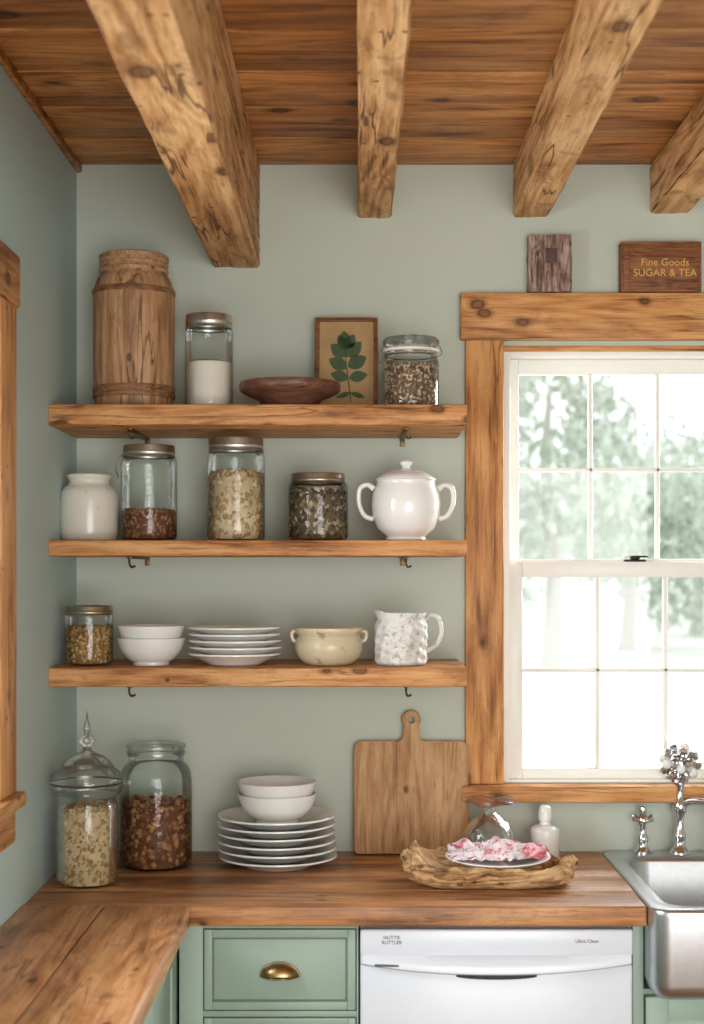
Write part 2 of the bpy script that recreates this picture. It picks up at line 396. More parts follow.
# ------------------------------------------------------------ cabinets & counter
CE=.636
ct=group('countertop')
bk=[(XL+.001,CE,-.16*(i+1)+.0004,-.16*i-.0006,.865,.91,.0008) for i in range(3)]
boxes('back_run',bk,M['ctX'],ct)
boxes('front_edge_board',[(XL+.001,CE,-.64,-.4804,.865,.91,.005)],M['ctX'],ct,seg=3)
boxes('left_run',[(XL+.001,-.56,-2.4,-.6405,.865,.913,.001),(-.5595,-.369,-2.4,-.6405,.865,.913,.009)],M['ctY'],ct,seg=4)
boxes('right_run',[(1.38,2.29,-.64,-.001,.865,.91,.005)],M['ctX'],ct)
cb=group('drawer_cabinet',(0,0,0))
FY=-.60
boxes('carcass',[(-.398,.001,-.58,-.002,.1,.864),(-.39,0,-.53,-.02,0,.1)],M['green'],cb,bev=.001)
boxes('face_frame',[(-.398,-.345,FY,-.5805,.1,.864),(-.003,.001,FY,-.5805,.1,.864),(-.345,-.003,FY,-.5805,.852,.864),(-.345,-.003,FY,-.5805,.655,.668),(-.345,-.003,FY,-.5805,.1,.14)],M['green'],cb,bev=.001)
def drawer(nm,x0,x1,z0,z1,p):
    boxes(nm,[(x0,x1,FY+.004,-.5805,z0,z1)]+[(a,b,FY-.002,FY+.004,c,d) for a,b,_,_,c,d in frame(x0,x1,z0,z1,(.018,.018,.018,.018),0,0)],M['green'],p,bev=.0015)
    boxes(nm+'_bead',[(a,b,FY+.001,FY+.0045,c,d) for a,b,_,_,c,d in frame(x0+.018,x1-.018,z0+.018,z1-.018,(.004,.004,.004,.004),0,0)],M['greend'],p)
drawer('drawer_top',-.3425,-.0055,.6705,.8495,cb)
drawer('drawer_mid',-.3425,-.0055,.40,.6525,cb)
drawer('drawer_low',-.3425,-.0055,.143,.395,cb)
def cup(z):
    verts=[];faces=[];n=20;m=8;cx=-.174
    for j in range(m+1):
        v=j/m*math.pi/2
        for i in range(n+1):
            a=math.pi*i/n
            verts.append((cx+.041*math.cos(a)*(.55+.45*math.cos(v*.6)) if j else cx+.041*math.cos(a), FY-.002-.024*math.sin(v)*math.sin(a)**.6 if i not in(0,n) else FY-.002, z-.012+.030*math.sin(a)*math.cos(v)))
    for j in range(m):
        for i in range(n):
            faces.append((j*(n+1)+i,j*(n+1)+i+1,(j+1)*(n+1)+i+1,(j+1)*(n+1)+i))
    o=mk('cup_pull',verts,faces,M['brass'],cb)
    md=o.modifiers.new('s','SOLIDIFY'); md.thickness=.002
    tube('cup_pull_rim',[(cx+.043*math.cos(math.pi*i/14),FY-.003,z-.012+.031*math.sin(math.pi*i/14)) for i in range(15)],.002,M['brass'],cb,n=2)
    tube('cup_pull_lip',[(cx-.042,FY-.004,z-.012),(cx-.02,FY-.024,z-.012),(cx,FY-.028,z-.012),(cx+.02,FY-.024,z-.012),(cx+.042,FY-.004,z-.012)],.002,M['brass'],cb)
cup(.757); cup(.52); cup(.27)
lc=group('base_cabinet')
boxes('carcass',[(XL+.002,-.42,-2.38,-.002,.1,.864),(XL+.002,-.45,-2.3,-.02,0,.1)],M['green'],lc,bev=.001)
XF=-.40
ds=[]
yy=-.66
for i in range(4):
    y1=yy; y0=yy-.40
    ds+= [(-.4195,XF-.006,y0,y1,.13,.845)]
    ds+= [(XF-.006,XF,a,b,c,d) for (a,b,_,_,c,d) in frame(y0,y1,.13,.845,(.05,.05,.05,.05),0,0)]
    yy-=.41
ds.append((-.4195,XF-.004,-.655,-.5805,.1,.864)); 
boxes('door_fronts',ds,M['green'],lc,bev=.0015)
sk=group('sink_cabinet')
boxes('carcass',[(.6115,1.38,-.58,-.002,.1,.712),(.62,1.37,-.53,-.02,0,.1),(.6115,.6355,-.60,-.02,.1,.864),(1.38,2.29,-.6,-.002,.1,.864)],M['green'],sk,bev=.001)
boxes('doors',[(.64,.995,-.6,-.5805,.12,.70)]+[(a,b,-.606,-.6,c,d) for a,b,_,_,c,d in frame(.64,.995,.12,.70,(.05,.05,.05,.05),0,0)]+[(1.0,1.37,-.6,-.5805,.12,.70)]+[(a,b,-.606,-.6,c,d) for a,b,_,_,c,d in frame(1.0,1.37,.12,.70,(.05,.05,.05,.05),0,0)],M['green'],sk,bev=.0015)
# dishwasher
dw=group('dishwasher',(.3065,-.62,0))
hw=.3015
boxes('body',[(-hw,hw,.022,.60,.06,.855)],M['dish'],dw,bev=.002)
boxes('door_panel',[(-hw,hw,0,.021,.10,.776)],M['dish'],dw,bev=.006,seg=3)
boxes('control_panel',[(-hw,hw,-.004,.021,.796,.855)],M['dish'],dw,bev=.005,seg=3)
boxes('reveal',[(-hw+.01,hw-.01,.010,.0215,.77,.80)],M['dark'],dw)
vs=[];fs=[];n=40
for i in range(n+1):
    u=i/n*2-1; x=u*(hw-.004)
    bow=.018*(1-u*u); dip=.022*(1-abs(u)**2.2)
    for (dy,dz) in [(.015,.799),(-.004-bow*.3,.799),(-.008-bow,.789-dip*.35),(-.008-bow,.781-dip*.9),(-.003-bow*.5,.777-dip),(.015,.779-dip)]:
        vs.append((x,dy,dz))
for i in range(n):
    for k in range(6): fs.append((i*6+k,i*6+(k+1)%6,(i+1)*6+(k+1)%6,(i+1)*6+k))
fs.append(tuple(range(6))); fs.append(tuple(n*6+k for k in range(6)))
mk('handle_lip',vs,fs,M['dish'],dw,True,50)
lathe('handle_pocket',[(0,0),(.085,0),(.09,.002),(.085,.004),(0,.004)],M['dark'],dw,loc=(0,-.001,.752),rot=(math.pi/2,0,0),sy=.09)
boxes('vent_slot',[(-.27,-.12,-.0165,-.006,.7755,.7805)],M['grey'],dw,bev=.001)
text('label_text','NUTTIE\nRUTTLER',.011,M['grey'],dw,(-.232,-.0045,.834),(math.pi/2,0,0))
text('panel_text','Ultra Clean',.011,M['grey'],dw,(.2,-.0045,.826),(math.pi/2,0,0))
# ------------------------------------------------------------ sink
def rr(x0,x1,y0,y1,r,z,n=8):
    o=[]
    for cx,cy,a0 in ((x1-r,y1-r,0),(x0+r,y1-r,90),(x0+r,y0+r,180),(x1-r,y0+r,270)):
        for i in range(n+1):
            a=math.radians(a0+90*i/n); o.append((cx+r*math.cos(a),cy+r*math.sin(a),z))
    return o
ox0,ox1,oy0,oy1=.6375,1.375,-.70,-.003
ix0,ix1,iy0,iy1=.680,1.33,-.655,-.115
loops=[]
def o_(d,z,r=.045): loops.append(rr(ox0+d,ox1-d,oy0+d,oy1-d,max(r-d,.006),z))
def i_(d,z,r=.06): loops.append(rr(ix0+d,ix1-d,iy0+d,iy1-d,r,z))
o_(.035,.714);o_(.016,.718);o_(.005,.73);o_(0,.75);o_(0,.898);o_(.0,.906);o_(.002,.912);o_(.007,.915)
i_(-.006,.915);i_(0,.911);i_(.003,.904);i_(.008,.80);i_(.014,.755);i_(.03,.735);i_(.06,.73);
vs=[];fs=[];N=len(loops[0])
for lp in loops: vs+=lp
for k in range(len(loops)-1):
    for i in range(N): fs.append((k*N+i,k*N+(i+1)%N,(k+1)*N+(i+1)%N,(k+1)*N+i))
fs.append(tuple(range(N))); fs.append(tuple((len(loops)-1)*N+i for i in range(N)))
sink=mk('farmhouse_sink',vs,fs,M['steel'],None,True,50)
lathe('sink_drain',[(0,.002),(.03,.002),(.042,.004),(.045,0)],M['chrome'],sink,loc=(1.0,-.38,.7305))
# faucet
fx=PX(680,-.055)
fa=group('kitchen_faucet',(fx,-.055,.915))
lathe('column',[(0,0),(.027,0),(.027,.006),(.02,.012),(.014,.022),(.012,.035),(.016,.042),(.016,.05),(.011,.058),(.0095,.09),(.0115,.10),(.017,.108),(.019,.12),(.017,.132),(.010,.142),(.008,.17),(.012,.178),(.012,.186),(.006,.192),(0,.192)],M['chrome'],fa,28)
tube('spout',[(0,0,.12),(.02,-.02,.137),(.05,-.06,.142),(.09,-.12,.135),(.105,-.15,.11),(.108,-.155,.085)],.0095,M['chrome'],fa)
KZ=.232
lathe('knob_core',[(0,-.03),(.012,-.028),(.022,-.012),(.024,.008),(.014,.024),(0,.028)],M['chrome'],fa,16,loc=(0,0,KZ))
for i in range(26):
    ph=math.acos(1-2*(i+.5)/26); th=i*2.399
    d=Vector((math.sin(ph)*math.cos(th),math.sin(ph)*math.sin(th),math.cos(ph)))
    q=d.to_track_quat('Z','Y').to_euler()
    p=d*.022
    lathe('knob_petal',[(0,0),(.006,.006),(.0125,.020),(.011,.028),(.005,.033),(0,.034)],M['chrome'] if i%3 else M['cer'],fa,8,loc=(p.x,p.y,p.z+KZ),rot=q,angle=20)
tx=PX(643,-.055)
fb=group('faucet_handle',(tx,-.055,.915))
lathe('column',[(0,0),(.024,0),(.024,.006),(.016,.012),(.011,.022),(.014,.034),(.014,.044),(.009,.05),(.009,.072),(.014,.078),(.016,.088),(.011,.096),(.007,.102),(.011,.11),(.008,.12),(0,.123)],M['chrome'],fb,24)
for i in range(4):
    a=math.radians(35+90*i)
    d=Vector((math.cos(a),math.sin(a),0))
    tube('lever_%d'%(i+1),[d*.005+Vector((0,0,.086)),d*.02+Vector((0,0,.088)),d*.032+Vector((0,0,.092))],.005,M['chrome'],fb,radii=[.004,.004,.0065])

# ------------------------------------------------------------ shelves
SY=-.36
sx1=PX(467,SY)
def shelf(ztop,zbot,seed):
    g=group('wall_shelf',(0,0,0))
    nx=60
    V=[];Fc=[];prof=[]
    c=.005
    for (a,b) in [(SY+c,zbot),(SY+c*.3,zbot+c*.3),(SY,zbot+c),(SY,(zbot+ztop)/2),(SY,ztop-c),(SY+c*.3,ztop-c*.3),(SY+c,ztop),(-.001,ztop),(-.001,zbot)]: prof.append((a,b))
    P=len(prof)
    for i in range(nx+1):
        x=XL+.001+(sx1-XL-.001)*i/nx
        for (a,b) in prof:
            k=1 if a<-.1 else 0
            dy=k*(.0026*noise.noise(Vector((x*6,seed,b*30)))+.0014*noise.noise(Vector((x*25,seed,b*60))))
            dz=k*(.0016*noise.noise(Vector((x*8,seed+5,b*3)))+.0008*noise.noise(Vector((x*30,seed+5,b*3)))) if b<ztop-.01 else 0
            V.append((x,a+dy,b+dz))
    for i in range(nx):
        for k in range(P): Fc.append((i*P+k,i*P+(k+1)%P,(i+1)*P+(k+1)%P,(i+1)*P+k))
    Fc.append(tuple(range(P))); Fc.append(tuple(nx*P+k for k in range(P)))
    mk('plank',V,Fc,M['shelf'],g,True,35)
    for px in (130,406):
        x=PX(px,-.3)
        boxes('bracket',[(x-.006,x+.006,-.005,-.0005,zbot-.022,zbot-.0015,.001),(x-.006,x+.006,-.31,-.005,zbot-.006,zbot-.0015,.001)],M['bracket'],g)
        tube('bracket_hook',[(x,-.305,zbot-.004),(x,-.312,zbot-.016),(x+.004,-.305,zbot-.026),(x+.012,-.298,zbot-.024)],.0028,M['bracket'],g)
Z1=PZ(404,SY);Z2=PZ(540,SY);Z3=PZ(668,SY)
shelf(Z1,PZ(425,SY),1);shelf(Z2,PZ(556,SY),2);shelf(Z3,PZ(687,SY),3)

# ------------------------------------------------------------ contents
ICO=bmesh.new(); bmesh.ops.create_icosphere(ICO,subdivisions=1,radius=1)
ICV=[v.co.copy() for v in ICO.verts]; ICF=[tuple(v.index for v in f.verts) for f in ICO.faces]; ICO.free()
def chunks(name,R,h,size,mat,parent,z0=.004,seed=0,flat=.55,elong=1.0):
    rnd=random.Random(seed); V=[];Fc=[]
    segs=32;cr=R-size*.55;prof=[(0,z0),(cr*.95,z0),(cr,z0+.006),(cr,z0+h-size*.6),(0,z0+h-size*.4)]
    rows=[]
    for r,z in prof:
        if r==0: rows.append([len(V)]);V.append((0,0,z))
        else:
            rows.append(list(range(len(V),len(V)+segs)))
            V+= [(r*math.cos(6.2832*i/segs),r*math.sin(6.2832*i/segs),z) for i in range(segs)]
    for a,b in zip(rows,rows[1:]):
        for i in range(segs):
            j=(i+1)%segs
            if len(a)==1: Fc.append((a[0],b[i],b[j]))
            elif len(b)==1: Fc.append((a[i],a[j],b[0]))
            else: Fc.append((a[i],a[j],b[j],b[i]))
    side=int(2*math.pi*R*h/(size*size)*1.5); top=int(math.pi*R*R/(size*size)*1.5)
    for i in range(min(side+top,4200)):
        s=size*rnd.uniform(.45,.75)
        if rnd.random()<side/(side+top):
            a=rnd.uniform(0,6.2832); rad=R-s*.9; z=z0+rnd.uniform(.004,h)
        else:
            a=rnd.uniform(0,6.2832); rad=(R-s)*math.sqrt(rnd.random()); z=z0+h-size*.3+rnd.uniform(-.2,.7)*size
        c=Vector((rad*math.cos(a),rad*math.sin(a),max(z,z0+s*.7)))
        e=Euler((rnd.uniform(0,6),rnd.uniform(0,6),rnd.uniform(0,6))).to_matrix()
        sv=Vector((s*elong,s*rnd.uniform(.7,1),s*flat)); b=len(V)
        for v in ICV:
            q=e@Vector((v.x*sv.x,v.y*sv.y,v.z*sv.z))*(1+.25*(rnd.random()-.5))
            p=c+q; rl=math.hypot(p.x,p.y)
            if rl>R: p.x*=R/rl;p.y*=R/rl
            if p.z<z0: p.z=z0
            V.append(tuple(p))
        for f in ICF: Fc.append(tuple(b+k for k in f))
    m=bpy.data.meshes.new(name); m.from_pydata(V,[],Fc); m.update()
    return fin(name,m,mat,parent,True,None)
def jarprof(r,h,neck,sh=.78):
    p=[(0,.002),(r*.8,.0),(r*.93,.002),(r*.985,.008),(r,.018)]
    p+=[(r,h*t) for t in (.2,.4,.6,sh)]
    for i in range(1,8):
        a=i/7*math.pi/2
        p.append((r-(r-neck)*(1-math.cos(a)),h*sh+(h*.9-h*sh)*math.sin(a)*1.0))
    p+=[(neck,h*.93),(neck*1.02,h*.935),(neck*1.02,h*.945),(neck,h*.95),(neck,h)]
    return p
def mason(px,py_top,r_px,base,Y,fill_py,mat,size,name='glass_jar',lid='lid',neck=.88,seed=1,salt=False,flat=.55,lidh=.1,elong=1):
    s=sc(Y);r=r_px/s;x=PX(px,Y);h=PZ(py_top,Y)-base
    g=group(name,(x,Y,base+.001))
    nk=r*neck
    lathe('glass_body',jarprof(r,h*.985,nk),M['glass'],g)
    fh=(PZ(fill_py,Y)-base)-.006
    if salt: lathe('salt_fill',[(0,.004),(r*.9,.004),(r-.003,.014),(r-.003,fh-.004),(r*.7,fh+.002),(r*.3,fh-.002),(0,fh)],M['salt'],g)
    else: chunks('dry_goods',r-.0025,fh,size,mat,g,seed=seed,flat=flat,elong=elong)
    if lid:
        lh=h*lidh+.006; z1=h; z0=h-lh
        q=nk+.0035
        lathe('screw_lid',[(nk+.001,z0),(q+.001,z0),(q+.0018,z0+.0015),(q,z0+.004),(q,z0+lh*.35),(q+.0012,z0+lh*.42),(q,z0+lh*.5),(q,z1-.003),(q-.0015,z1-.0005),(q-.006,z1),(q-.007,z1-.001),(0,z1-.001)],M[lid],g,64)
    return g,r,h,x
YS=-.19
b=group('wooden_barrel_crock',(PX(134,YS),YS,Z1+.001))
R=40.5/sc(YS); H=PZ(257,YS)-Z1
pr=[(0,0),(R*.93,0),(R*.95,.004),(R*.96,.03),(R*.975,.06),(R*.99,.10),(R*1.0,.17),(R*1.0,.24),(R*1.0,H*.70),(R*.985,H*.77),(R*.93,H*.83),(R*.86,H*.862),(R*.83,H*.87),(R*.82,H*.885),(R*.845,H*.89),(R*.85,H*.905),(R*.82,H*.912),(R*.82,H*.925),(R*.845,H*.93),(R*.85,H*.945),(R*.825,H*.95),(R*.825,H*.96),(R*.855,H*.967),(R*.85,H*.995),(R*.82,H),(R*.3,H*1.0),(0,H*1.0)]
def wob(r,z,a):
    st=abs(((a*18/(2*math.pi))%1)-.5)
    return r*(1+.008*noise.noise(Vector((math.cos(a)*2,math.sin(a)*2,z*9)))-(.005 if st>.47 and z<H*.84 else 0)),z
lathe('barrel_body',pr,M['crock'],b,180,f=wob,angle=50)
for (zz,kR) in ((.036,.985),(.052,.99),(H*.76,1.0)):
    lathe('hoop',[(R*(kR-.02),zz-.007),(R*(kR+.005),zz-.007),(R*(kR+.022),zz-.004),(R*(kR+.022),zz+.004),(R*(kR+.005),zz+.007),(R*(kR-.02),zz+.007)],M['hoop'],b,96,closed=True)
mason(209,316,24,Z1,YS,360,None,0,seed=2,salt=True,lid='lid',neck=.9,lidh=.12)
bx=PX(290,-.24); br=50.5/sc(-.24)
g=group('wooden_bowl',(bx,-.24,Z1+.001))
bh=.064
lathe('bowl',[(0,0),(br*.5,0),(br*.56,.003),(br*.62,bh*.35),(br*.84,bh*.5),(br*.96,bh*.62),(br*1.0,bh*.72),(br*1.0,bh*.92),(br*.985,bh),(br*.93,bh*.98),(br*.88,bh*.88),(br*.8,bh*.72),(br*.5,bh*.5),(0,bh*.45)],M['dbowl'],g,64)
FYp=-.085
fx0,fx1=PX(315,FYp),PX(378,FYp); ph=PZ(315,FYp)-Z1
g=group('botanical_picture',((fx0+fx1)/2,FYp,Z1+.001),(math.radians(-8),0,0))
w=(fx1-fx0)/2
boxes('frame_moulding',[(a,b_,-.007,.007,c,d) for a,b_,_,_,c,d in frame(-w,w,0,ph,(.011,.011,.011,.011),0,0)],M['frame'],g,bev=.002)
boxes('paper',[(-w+.01,w-.01,-.001,.004,.01,ph-.01)],M['paper'],g,smooth=False)
def leafpoly(nm,x,z,ang,L,wd_,g):
    pts=[];n=10
    for i in range(n+1):
        t=i/n; pts.append((wd_*math.sin(math.pi*t)**.8*(1-.25*t),L*t))
    for i in range(n-1,0,-1):
        t=i/n; pts.append((-wd_*math.sin(math.pi*t)**.8*(1-.25*t),L*t))
    ca,sa=math.cos(ang),math.sin(ang)
    V=[(x+px*ca-pz*sa,-.0018,z+px*sa+pz*ca) for px,pz in pts]
    mk(nm,V,[tuple(range(len(V)))],M['leaf'],g,False)
tube('stem',[(.012,-.0018,.035),(.006,-.0018,.08),(.0,-.0018,.13),(-.004,-.0018,.18)],.0014,M['leaf'],g)
for (x,z,a,L,wd2) in [(-.004,.175,.05,.05,.02),(-.002,.155,.85,.052,.02),(0,.155,-.75,.056,.021),(.002,.125,1.1,.054,.02),(.003,.128,-1.05,.056,.021),(.005,.098,1.3,.048,.017),(.006,.098,-1.35,.05,.017),(-.002,.175,-.5,.046,.017),(.0,.175,.5,.044,.016),(.01,.06,1.9,.04,.008),(.01,.06,-1.9,.04,.008)]:
    leafpoly('leaf',x,z,a,L,wd2,g)
g,r,h,x=mason(411,352,28,Z1,YS,367,M['seeds'],.009,lid=None,neck=.9,seed=4,name='clip_top_jar')
H2=PZ(337,YS)-Z1
lathe('glass_lid',[(0,H2),(r*.6,H2-.001),(r*.93,H2-.005),(r*1.02,H2-.012),(r*1.02,H2-.02),(r*.9,H2-.026),(r*.9,h-.002)],M['cglass'],g)
lathe('seal',[(r*.9,h-.003),(r*1.0,h-.003),(r*1.0,h+.003),(r*.9,h+.003)],M['salt'],g,closed=True)
tube('wire_ring',[((r*.93)*math.cos(i*math.pi/8),(r*.93)*math.sin(i*math.pi/8),h-.012) for i in range(16)],.0015,M['wire'],g,n=3,cyc=True)
tube('wire_clip',[(-r*.95,0,h-.012),(-r*1.12,0,h-.03),(-r*1.15,0,h-.008),(-r*1.0,0,h+.012),(-r*.9,0,H2-.004)],.0014,M['wire'],g)
tube('wire_hinge',[(r*.95,0,h-.012),(r*1.1,.0,h-.004),(r*1.02,0,h+.014)],.0014,M['wire'],g)
# ---- second shelf
x=PX(89,YS); R=29/sc(YS); H=PZ(475,YS)-Z2
g=group('stoneware_crock',(x,YS,Z2+.001))
lathe('crock_body',[(0,0),(R*.9,0),(R*.96,.004),(R*.99,.02),(R,.06),(R*1.0,H*.62),(R*.97,H*.72),(R*.86,H*.8),(R*.72,H*.84),(R*.68,H*.88),(R*.70,H*.92),(R*.76,H*.95),(R*.77,H*.985),(R*.73,H),(R*.66,H*.985),(R*.62,H*.9),(R*.9,H*.6),(R*.9,.02),(0,.015)],M['whcrock'],g)
g,r,h,x=mason(149,446,28,Z2,YS,511,M['nuts'],.009,seed=5,neck=.87,lid='lid')
tube('wire_hook',[(-r*.9,0,h-.02),(-r*1.1,0,h-.035),(-r*1.18,0,h-.06),(-r*1.1,0,h-.08),(-r*1.22,0,h-.10)],.0018,M['wire'],g)
mason(236,439,29,Z2,YS,474,M['chips'],.015,seed=6,neck=.89,flat=.3)
mason(318,474,30,Z2,YS,491,M['mixd'],.013,seed=7,neck=.84,lidh=.12,lid='lidr')
x=PX(406,YS); g=group('lidded_sugar_bowl',(x,YS,Z2+.001)); s=sc(YS)
R=34.5/s; H=PZ(481,YS)-Z2
lathe('bowl_body',[(0,0),(R*.55,0),(R*.6,.004),(R*.56,.01),(R*.62,.016),(R*.82,H*.2),(R*.97,H*.42),(R,H*.6),(R*.96,H*.8),(R*.86,H*.92),(R*.84,H*.97),(R*.86,H),(R*.8,H),(R*.78,H*.9),(R*.9,H*.5),(R*.5,.02),(0,.02)],M['cer'],g)
HH=PZ(460,YS)-Z2
lathe('lid',[(R*.84,H),(R*.88,H+.001),(R*.87,H+.004),(R*.7,H+.014),(R*.45,H+.024),(R*.2,H+.029),(R*.13,H+.031),(R*.11,H+.035),(R*.17,HH-.012),(R*.19,HH-.007),(R*.13,HH-.001),(0,HH)],M['cer'],g)
for sg in (-1,1):
    tube('handle',[(sg*R*.93,0,H*.86),(sg*R*1.12,0,H*.93),(sg*R*1.34,0,H*.86),(sg*R*1.36,0,H*.62),(sg*R*1.2,0,H*.42),(sg*R*.95,0,H*.36)],.0065,M['cer'],g,radii=[.008,.0065,.0065,.006,.006,.007])
# ---- third shelf
Y3=-.25; s=sc(Y3)
mason(89,606,24,Z3,Y3,627,M['grain'],.008,seed=8,neck=.92,lidh=.11,lid='lidr')
def bowlprof(R,h,t=.004):
    return [(0,.003),(R*.46,.003),(R*.48,0),(R*.54,0),(R*.54,.008),(R*.72,h*.25),(R*.9,h*.55),(R*.98,h*.85),(R,h),(R-t*.5,h+.001),(R-t,h*.98),(R*.93,h*.82),(R*.84,h*.52),(R*.66,h*.27),(R*.38,.013),(0,.012)]
def bowls(name,px,rp,base,Y,n,h,dz,mat,rk=1):
    g=group(name,(PX(px,Y),Y,base+.001)); R=rp/sc(Y)
    for i in range(n):
        lathe('bowl_%d'%(i+1),bowlprof(R*(1-.01*i),h),mat,g,loc=(random.uniform(-.001,.001),0,i*dz))
    return g
bowls('bowl_stack',151,34,Z3,Y3,2,.066,.030,M['cer'])
def plates(name,px,Y,base,R,n,dz,rim,mat,jit=.002):
    g=group(name,(px,Y,base+.001))
    for i in range(n):
        r=R*(1-random.uniform(0,.02))
        lathe('plate_%d'%(i+1),[(0,.003),(r*.5,.003),(r*.52,0),(r*.56,0),(r*.6,.004),(r*.72,rim*.45),(r*.97,rim*.90),(r,rim*.95),(r*1.002,rim),(r*.995,rim+.003),(r*.96,rim+.002),(r*.7,rim*.5+.004),(r*.6,.008),(0,.007)],mat,g,72,loc=(random.uniform(-jit,jit),random.uniform(-jit,jit),i*dz))
    return g
plates('shallow_bowl_stack',PX(235,Y3),Y3,Z3,46.5/s,5,.0160,.027,M['cer'],.003)
x=PX(329,Y3);R=35.5/s;H=PZ(628,Y3)-Z3
g=group('cream_pot',(x,Y3,Z3+.001))
lathe('pot_body',[(0,0),(R*.6,0),(R*.68,.004),(R*.86,H*.2),(R*.95,H*.42),(R*.95,H*.6),(R*.89,H*.72),(R*.86,H*.78),(R*.92,H*.86),(R*.97,H*.93),(R*.96,H),(R*.88,H*.98),(R*.8,H*.84),(R*.84,H*.6),(R*.7,H*.2),(0,.012)],M['creamd'],g)
for sg in (-1,1):
    tube('lug',[(sg*R*.9,0,H*.9),(sg*R*1.02,0,H*.9),(sg*R*1.05,0,H*.78),(sg*R*1.0,0,H*.66),(sg*R*.9,0,H*.62)],.005,M['creamd'],g)
x=PX(401,Y3);R=26/s;H=PZ(613,Y3)-Z3
g=group('relief_milk_mug',(x,Y3,Z3+.001))
def rel(r,z,a):
    if .008<z<H*.8 and r>R*.8: 
        k=math.sin(a*9+z*90)*math.sin(z*150-a*3)
        return r+.0024*k,z
    if z>H*.9:
        dd=math.cos(a-math.pi)
        return (r*(1+.08*max(0,dd)**4),z+.006*max(0,dd)**4)
    return r,z
mp_=[(0,0),(R*.88,0),(R*.96,.004)]+[(R*(.98+.03*math.sin(math.pi*i/30)),.008+(H*.8-.008)*i/30) for i in range(31)]+[(R*.93,H*.84),(R*.92,H*.9),(R*.97,H*.97),(R*.97,H),(R*.9,H),(R*.86,H*.85),(R*.9,.01),(0,.01)]
lathe('mug_body',mp_,M['mug'],g,120,f=rel,angle=70)
tube('handle',[(R*.92,0,H*.86),(R*1.15,0,H*.96),(R*1.45,0,H*.88),(R*1.55,0,H*.62),(R*1.35,0,H*.38),(R*.97,0,H*.26)],.0055,M['mug'],g)

# ------------------------------------------------------------ counter items
CT=.911
Yj=-.40; s=sc(Yj); x=PX(87,Yj); R=30.5/s; H=PZ(795,Yj)-CT
g=group('apothecary_jar',(x,Yj,CT))
lathe('glass_body',[(0,.002),(R*.85,0),(R*.97,.003),(R,.012),(R,H*.82),(R*.96,H*.9),(R*.93,H*.96),(R*1.02,H),],M['glass'],g)
chunks('dry_goods',R-.003,PZ(806,Yj)-CT-.006,.0105,M['oats'],g,seed=11,flat=.5)
lathe('dome_lid',[(R*.95,H+.001),(R*1.08,H+.003),(R*1.16,H+.014),(R*1.2,H+.03),(R*1.17,H+.046),(R*1.02,H+.058),(R*.9,H+.062),(R*.86,H+.066),(R*.78,H+.078),(R*.55,H+.092),(R*.3,H+.1),(R*.15,H+.106),(R*.12,H+.114),(R*.22,H+.12),(R*.26,H+.128),(R*.2,H+.138),(R*.1,H+.144),(R*.09,H+.148),(R*.14,H+.154),(R*.12,H+.162),(R*.05,H+.176),(0,PZ(710,Yj)-CT)],M['cglass'],g)
lathe('lid_band',[(R*1.19,H+.028),(R*1.215,H+.03),(R*1.19,H+.033)],M['wire'],g,closed=True)
Yb=-.19; s=sc(Yb); x=PX(156,Yb); R=36/s; H=PZ(743,Yb)-CT
g=group('storage_jar',(x,Yb,CT))
lathe('glass_body',jarprof(R,H*.93,R*.76,.72),M['glass'],g)
chunks('dry_goods',R-.003,PZ(802,Yb)-CT-.006,.016,M['nuts'],g,seed=12,flat=.6)
lathe('glass_lid',[(R*.74,H*.9),(R*.8,H*.905),(R*.82,H*.92),(R*.8,H*.94),(R*.76,H*.945),(R*.76,H*.955),(R*.82,H*.965),(R*.82,H*.99),(R*.76,H),(0,H*.997)],M['cglass'],g)
Yp=-.19; s=sc(Yp); R=60/s
g=plates('plate_stack',PX(277,Yp),Yp,CT-.001,R,6,.0200,.026,M['cer'],.003)
zb=5*.0200+.0085
for i in range(2):
    rb=39.5/s
    lathe('bowl_%d'%(i+1),bowlprof(rb,.072),M['cer'],g,loc=(.0,0,zb+i*.03))
# cutting board
xa,xb=PX(354,-.045),PX(469,-.045); cx=(xa+xb)/2; hw_=(xb-xa)/2
hb=PZ(741,-.03)-CT; ht=PZ(710,-.02)-CT
out=[]
def arc(cx_,cy_,r,a0,a1,n=8): return [(cx_+r*math.cos(math.radians(a0+(a1-a0)*i/n)),cy_+r*math.sin(math.radians(a0+(a1-a0)*i/n))) for i in range(n+1)]
out+=arc(-hw_+.012,.012,.012,180,270); out+=arc(hw_-.012,.012,.012,270,360)
out+=arc(hw_-.022,hb-.022,.022,0,90)
nw=.020; hr=.025
out+=[(nw+.028,hb)]+arc(nw+.016,hb+.014,.014,270,180,5)
out+=arc(0,ht-hr,hr,-35,215,16)
out+=arc(-nw-.016,hb+.014,.014,0,-90,5)+[(-nw-.028,hb)]
out+=arc(-hw_+.022,hb-.022,.022,90,180)
hole=arc(0,ht-.026,.008,360,0,14)[:-1]
bo=ext_poly('cutting_board',out,[hole],.018,.003,M['board'],None)
bo.data.transform(Matrix.Rotation(math.radians(90),4,'X'))
bo.location=(cx,-.046,CT+.001); bo.rotation_euler=(math.radians(-4.6),0,0)
